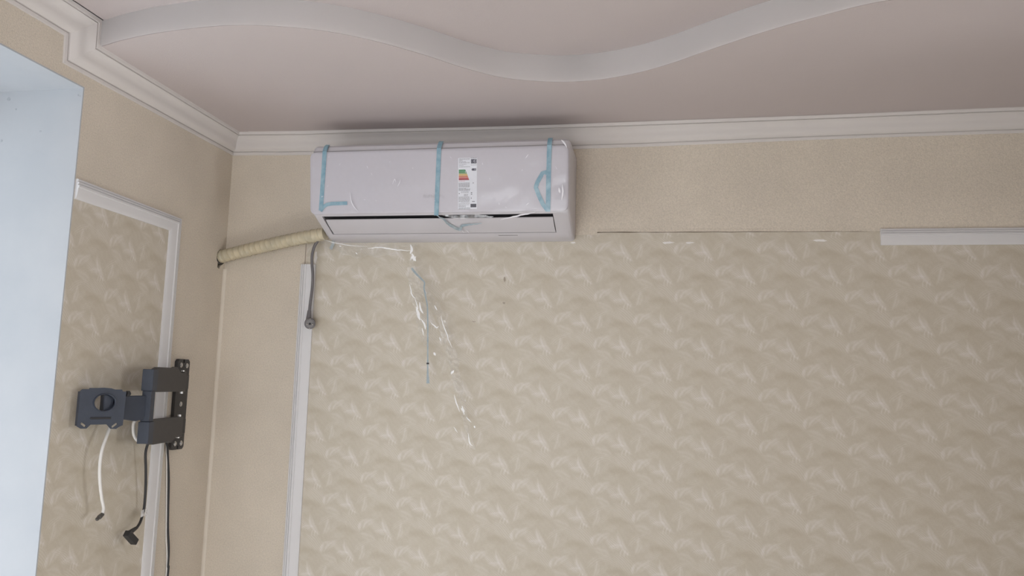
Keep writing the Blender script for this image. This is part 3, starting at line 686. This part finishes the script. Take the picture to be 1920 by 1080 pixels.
bm = bmesh.new(); tube(bm, [pc+axd*0.0164, pc+axd*0.0169], 0.0042, 12); obj('earth_socket', bm, M['dark'], plug)
sd = axd.cross(Vector((0, 0, 1))).normalized(); su = sd.cross(axd)
for s in (-1, 1):
    b0 = pc+axd*0.0155+sd*0.0092*s; bm = bmesh.new(); tube(bm, [b0, b0+axd*0.017, b0+axd*0.0185], lambda t: 0.0023 if t < .9 else 0.0014, 10); obj('pin', bm, M['metal'], plug, smooth=True, angle=50)
for s in (-1, 1):
    b0 = pc+axd*0.013+su*0.0165*s; bm = bmesh.new(); frame_box(bm, b0, axd, sd, su, (-0.004, -0.003, -0.0008), (0.004, 0.003, 0.0012)); obj('earth_clip', bm, M['metal'], plug)

# ------------------------------------------------------------------ TV wall bracket on the left wall
tvm = thing('tv_bracket', 'dark metal swivelling television bracket without a screen on the left wall', 'tv bracket', (0.0, -0.22, 1.36))
EX, EY, EZ = Vector((1, 0, 0)), Vector((0, 1, 0)), Vector((0, 0, 1))
yw, zw = -0.2262, 1.510                                       # wall plate centre
out_ = []
hw, hh, cr = 0.0335, 0.149, 0.008
# plate outline with notches in the ends (local: a along y, b along z)
o_ = [(-hw, -hh+cr), (-hw+cr, -hh), (-0.004, -hh), (-0.004, -hh+0.012), (0.004, -hh+0.012), (0.004, -hh), (hw-cr, -hh), (hw, -hh+cr), (hw, hh-cr), (hw-cr, hh), (0.004, hh), (0.004, hh-0.012), (-0.004, hh-0.012), (-0.004, hh), (-hw+cr, hh), (-hw, hh-cr)]
bm = bmesh.new(); plate(bm, Vector((0.0008, yw, zw)), EY, EZ, EX, o_, [], 0.012); wp = obj('wall_plate', bm, M['steel'], tvm)
for a_, b_ in ((-0.0165, hh-0.020), (0.0165, hh-0.021), (-0.0165, -hh+0.020), (0.0165, -hh+0.020), (-0.002, 0.0)):
    p = Vector((0.0128, yw+a_, zw+b_)); bm = bmesh.new(); tube(bm, [p, p+EX*0.0015], 0.0082, 16); sc = obj('washer', bm, M['metal'], wp)
    bm = bmesh.new(); tube(bm, [p+EX*0.001, p+EX*0.004, p+EX*0.005], lambda t: 0.005 if t < .9 else 0.0035, 12); obj('screw', bm, M['metal'], wp, smooth=True, angle=40)
PV = Vector((0.038, -0.2680, 0)); EL = Vector((0.088, -0.5040, 0))      # pivot at the plate, elbow
ld = (EL-PV).normalized(); lnrm = Vector((-ld.y, ld.x, 0)); lnrm = lnrm if lnrm.x > 0 else -lnrm; ll = (EL-PV).length
for zc, flip in ((1.5835, 1), (1.4400, -1)):
    # fork block at the wall plate
    bm = bmesh.new(); box(bm, (0.012, PV.y-0.006, zc-0.024), (0.044, PV.y+0.030, zc+0.024)); bevel(bm, 0.002); obj('hinge_block', bm, M['steel'], tvm)
    bm = bmesh.new(); tube(bm, [Vector((PV.x, PV.y, zc-0.038)), Vector((PV.x, PV.y, zc+0.038))], 0.0065, 14); obj('hinge_pin', bm, M['metal'], tvm, smooth=True, angle=40)
    # flat arm with a raised hump on the outer edge and a stepped end at the wall
    h_ = 0.031
    prof_ = [(-0.010, -h_), (ll*0.16, -h_), (ll*0.24, -h_), (ll*0.98, -h_), (ll+0.004, -h_*0.6), (ll+0.004, h_*0.9), (ll*0.92, h_+0.009), (ll*0.86, h_+0.013), (ll*0.36, h_+0.013), (ll*0.30, h_+0.017), (ll*0.26, h_+0.012), (ll*0.14, h_-0.001), (0.012, h_-0.001), (0.010, h_+0.003), (-0.010, h_+0.003)]
    bm = bmesh.new(); plate(bm, Vector((PV.x, PV.y, zc))-lnrm*0.008, ld, EZ*flip, lnrm, prof_, [], 0.018); bevel(bm, 0.0015, 1, [e for e in bm.edges if e.is_boundary is False and len(e.link_faces) == 2 and e.calc_face_angle(0) > 0.6])
    obj('arm_link', bm, M['steel'], tvm)
bm = bmesh.new(); c_ = Vector((EL.x, EL.y, 0))
for z0, z1, hw_ in ((1.402, 1.466, 0.0165), (1.466, 1.556, 0.0135), (1.556, 1.620, 0.0165)):
    frame_box(bm, c_, ld, lnrm, EZ, (-hw_+0.004, -hw_, z0), (hw_+0.006, hw_, z1))
bevel(bm, 0.002, 2); obj('elbow_post', bm, M['steel_blue'], tvm)
# head plate
HL, HR = Vector((0.030, -0.7210, 0)), Vector((0.093, -0.6160, 0)); hx = (HR-HL).normalized(); hn = Vector((-hx.y, hx.x, 0)); hn = hn if hn.x > 0 else -hn; hn = hn; HWID = (HR-HL).length
hn = Vector((hx.y, -hx.x, 0))                                  # facing the room
zt_, zb_ = 1.5625, 1.4500
ho = Vector((HL.x, HL.y, 0))
sc_ = HWID/965.0                                               # shape read in zoomed units (150..1115 wide)
def hp(zx, zy): return ((zx-150)*sc_, zt_-(zy-130)*(zt_-zb_)/(945-130))
outl = [hp(*q) for q in ((150, 190), (200, 152), (330, 150), (345, 128), (500, 126), (640, 118), (780, 126), (870, 150), (1015, 150), (1045, 190), (1115, 190), (1100, 870), (1020, 905), (960, 945), (850, 940), (760, 850), (420, 850), (345, 925), (230, 925), (150, 880))]
circ = [hp(670+218*math.cos(t), 415+165*math.sin(t)) for t in [2*math.pi*k/28 for k in range(28)]]
def slot(cx, cy, ang, l_, r_):
    pts = []
    for k in range(7): t = math.pi*(-0.5+k/6); pts.append((l_+r_*math.cos(t), r_*math.sin(t)))
    for k in range(7): t = math.pi*(0.5+k/6); pts.append((-l_+r_*math.cos(t), r_*math.sin(t)))
    ca, sa = math.cos(ang), math.sin(ang); return [hp(cx+x*ca-y*sa, cy+x*sa+y*ca) for x, y in pts]
bm = bmesh.new(); plate(bm, ho, hx, EZ, hn*-1, outl, [circ, slot(272, 850, 0.62, 40, 22), slot(922, 872, -0.62, 42, 24)], 0.004)
head = obj('head_plate', bm, M['steel_blue'], tvm)
bm = bmesh.new(); ring = []
for rr, dp in ((1.0, -0.004), (1.0, 0.003), (1.08, 0.004), (1.13, 0.0)):
    ring.append([ho+hx*a_+EZ*b_+hn*dp for a_, b_ in [hp(670+218*rr*math.cos(t), 415+165*rr*math.sin(t)) for t in [2*math.pi*k/32 for k in range(32)]]])
loft(bm, ring, closed=True); obj('rim', bm, M['steel_blue'], head, smooth=True, angle=50)
bm = bmesh.new()
for y0, y1, x0, x1, d in ((705, 745, 400, 830, 0.0025), ):
    a0, b0 = hp(x0, y1); a1, b1 = hp(x1, y0); frame_box(bm, ho, hx, EZ, hn, (a0, b0, 0), (a1, b1, d))
bevel(bm, 0.0008, 1); obj('rib', bm, M['dark'], head)
# folded side flanges of the head plate
for x0, x1 in ((150, 166), (1092, 1108)):
    a0, b0 = hp(x0, 870); a1, b1 = hp(x1, 200); bm = bmesh.new(); frame_box(bm, ho, hx, EZ, hn, (a0, b0, -0.016), (a1, b1, -0.003)); obj('flange', bm, M['steel_blue'], head)
# tilt bracket and hub behind the plate, arm to the elbow, star knob
a0, b0 = hp(690, 590); a1, b1 = hp(905, 250); bm = bmesh.new(); frame_box(bm, ho, hx, EZ, hn, (a0, b0, -0.040), (a1, b1, -0.012)); bevel(bm, 0.003); obj('tilt_hub', bm, M['steel_blue'], tvm)
hc = ho + hx*(HWID*0.70) - hn*0.026
ad = Vector((EL.x-hc.x, EL.y-hc.y, 0)); al = ad.length; ad.normalize(); an = Vector((ad.y, -ad.x, 0))
bm = bmesh.new(); plate(bm, Vector((hc.x, hc.y, 1.5085))-an*0.009, ad, EZ, an, [(0, -0.026), (al*0.66, -0.040), (al*0.82, -0.036), (al-0.002, -0.014), (al-0.002, 0.034), (0, 0.032)], [], 0.018); bevel(bm, 0.0015, 1, [e for e in bm.edges if e.calc_face_angle(0) > 0.6]); obj('extension_arm', bm, M['steel_blue'], tvm)
kx, kz = hp(1120, 235); kp = ho+hx*kx+EZ*kz-hn*0.010; bm = bmesh.new()
tube(bm, [kp-hx*0.006, kp+hx*0.003, kp+hx*0.004, kp+hx*0.012, kp+hx*0.016], lambda t: (0.003, 0.003, 0.0085, 0.0085, 0.003)[round(t*4)], 10); obj('tilt_knob', bm, M['black_cable'], tvm)

# ------------------------------------------------------------------ cables beside the bracket
ca = thing('antenna_cable', 'white antenna cable with metal connector hanging below the bracket head plate', 'cable', (0.05, -0.66, 1.2))
loop_ = catmull([at(262, 780, 0, 0.06), at(256, 786, 0, 0.055), at(250.5, 794, 0, 0.05), at(250, 808, 0, 0.048), at(252, 818, 0, 0.048), at(258, 826, 0, 0.05), at(266, 824, 0, 0.05)], 6)
bm = bmesh.new(); tube(bm, loop_, 0.0046, 10); obj('cable_loop', bm, M['white_cable'], ca, smooth=True, angle=60)
bm = bmesh.new(); tube(bm, catmull([at(214, 780, 0, 0.035), at(208, 796, 0, 0.045), at(200, 818, 0, 0.052), at(191, 845, 0, 0.055), at(187, 875, 0, 0.055), at(187.5, 905, 0, 0.055), at(191, 935, 0, 0.055), at(194, 952, 0, 0.055), at(192.5, 963, 0, 0.055)], 6), 0.0044, 10); obj('cable', bm, M['white_cable'], ca, smooth=True, angle=60)
p0, p1 = at(193, 963.5, 0, 0.055), at(181, 974.5, 0, 0.055)
bm = bmesh.new(); tube(bm, [p0.lerp(p1, t) for t in (0, .1, .3, .35, .6, .65, .9, 1)], lambda t: (0.0045, 0.0058, 0.0058, 0.0066, 0.0066, 0.0052, 0.0052, 0.004)[round(t*7)], 12); obj('connector', bm, M['sleeve'], ca, smooth=True, angle=30)

cb_ = thing('appliance_cable', 'black cable with angled plug taped to the moulding below the bracket', 'cable', (0.03, -0.42, 1.1))
bm = bmesh.new(); tube(bm, catmull([at(284, 822, 0, 0.06), at(277.5, 832, 0, 0.05), at(273, 850, 0, 0.044), at(273.5, 880, 0, 0.04), at(273, 915, 0, 0.036), at(270.5, 950, 0, 0.030), at(266.5, 968, 0, 0.030), at(262, 981, 0, 0.034), at(256, 990, 0, 0.036)], 6), 0.0040, 10); obj('cable', bm, M['black_cable'], cb_, smooth=True, angle=60)
q0, q1, q2 = at(257, 989, 0, 0.036), at(239.5, 1001.5, 0, 0.040), at(252.5, 1016, 0, 0.040)
bm = bmesh.new(); tube(bm, [q0, q0.lerp(q1, .35), q0.lerp(q1, .9)], lambda t: 0.0046+0.0035*t, 10); obj('plug_neck', bm, M['black_cable'], cb_, smooth=True, angle=60)
d1 = (q2-q1).normalized(); s1_ = d1.cross(EX).normalized(); bm = bmesh.new(); frame_box(bm, q1, d1, s1_, EX, (-0.006, -0.0095, -0.010), ((q2-q1).length+0.002, 0.0095, 0.010)); bevel(bm, 0.0025, 2); obj('plug', bm, M['black_cable'], cb_)
pts = [at(x, y, 0, 0.0345) for x, y in ((264, 964), (269, 961), (277, 961.5), (286, 962))]; pts[-1].x = 0.0145; pts[-2].x = 0.0155; pts[1].x = 0.036
bm = bmesh.new(); ribbon(bm, catmull(pts, 4), Vector((0, 0.0, 1)), 0.020, 0.0004, EX); o = obj('clear_tape', bm, M['clear_tape'], cb_); o['label'] = 'piece of clear tape holding the cable'

cc = bmesh.new(); tube(cc, catmull([at(311, 824, 0, 0.020), at(314, 838, 0, 0.012), at(315, 860, 0, 0.0065), at(316.5, 900, 0, 0.0065), at(315.5, 950, 0, 0.0065), at(315, 990, 0, 0.0065), at(316.5, 1030, 0, 0.0065), at(315, 1062, 0, 0.0065), at(314, 1085, 0, 0.0065), (0.0065, -0.235, 0.55), (0.0065, -0.235, 0.0)], 8), 0.0034, 10)
tag(obj('signal_cable', cc, M['black_cable'], smooth=True, angle=60), 'thin black cable running straight down the left wall from the bracket', 'cable')
cc = bmesh.new(); tube(cc, catmull([at(312.0, 828, 0, 0.004), at(312.0, 850, 0, 0.0035), at(312.5, 900, 0, 0.003), at(311.5, 1000, 0, 0.003), at(311, 1085, 0, 0.003), (0.003, -0.243, 0.55), (0.003, -0.243, 0.0)], 6), 0.0026, 8)
tag(obj('white_cord', cc, M['white_cable'], smooth=True, angle=60), 'thin white cord behind the long black cable on the left wall', 'cable')

# ------------------------------------------------------------------ window frames (outside the view, front and right ones added for their light)
def window(name, o, ax, w_, h_, nv_, label):
    t = bpy.data.objects.new(name, None); C.objects.link(t); t['kind'] = 'structure'; t['label'] = label; t['category'] = 'window'; t.location = o
    for lo, hi in (((0, 0), (w_, .07)), ((0, h_-.07), (w_, h_)), ((0, .07), (.07, h_-.07)), ((w_-.07, .07), (w_, h_-.07)), ((w_/2-.05, .07), (w_/2+.05, h_-.07))):
        bm = bmesh.new(); frame_box(bm, o, ax, EZ, nv_, (lo[0], lo[1], 0), (hi[0], hi[1], 0.06)); obj('window_frame', bm, M['mould'], t)
window('window_1', Vector((-0.36, -1.916, 0.054)), EY, 1.13, 2.336, Vector((-1, 0, 0)), 'white window frame in the left wall opening')
window('added_window_right', Vector((RX+0.1, -2.15, 0.70)), EY, 1.4, 1.5, Vector((1, 0, 0)), 'added unseen window frame in the right wall')
window('added_window_front', Vector((0.15, RY-0.1, 0.65)), EX, 1.6, 1.4, Vector((0, -1, 0)), 'added unseen window frame in the wall behind the viewer')
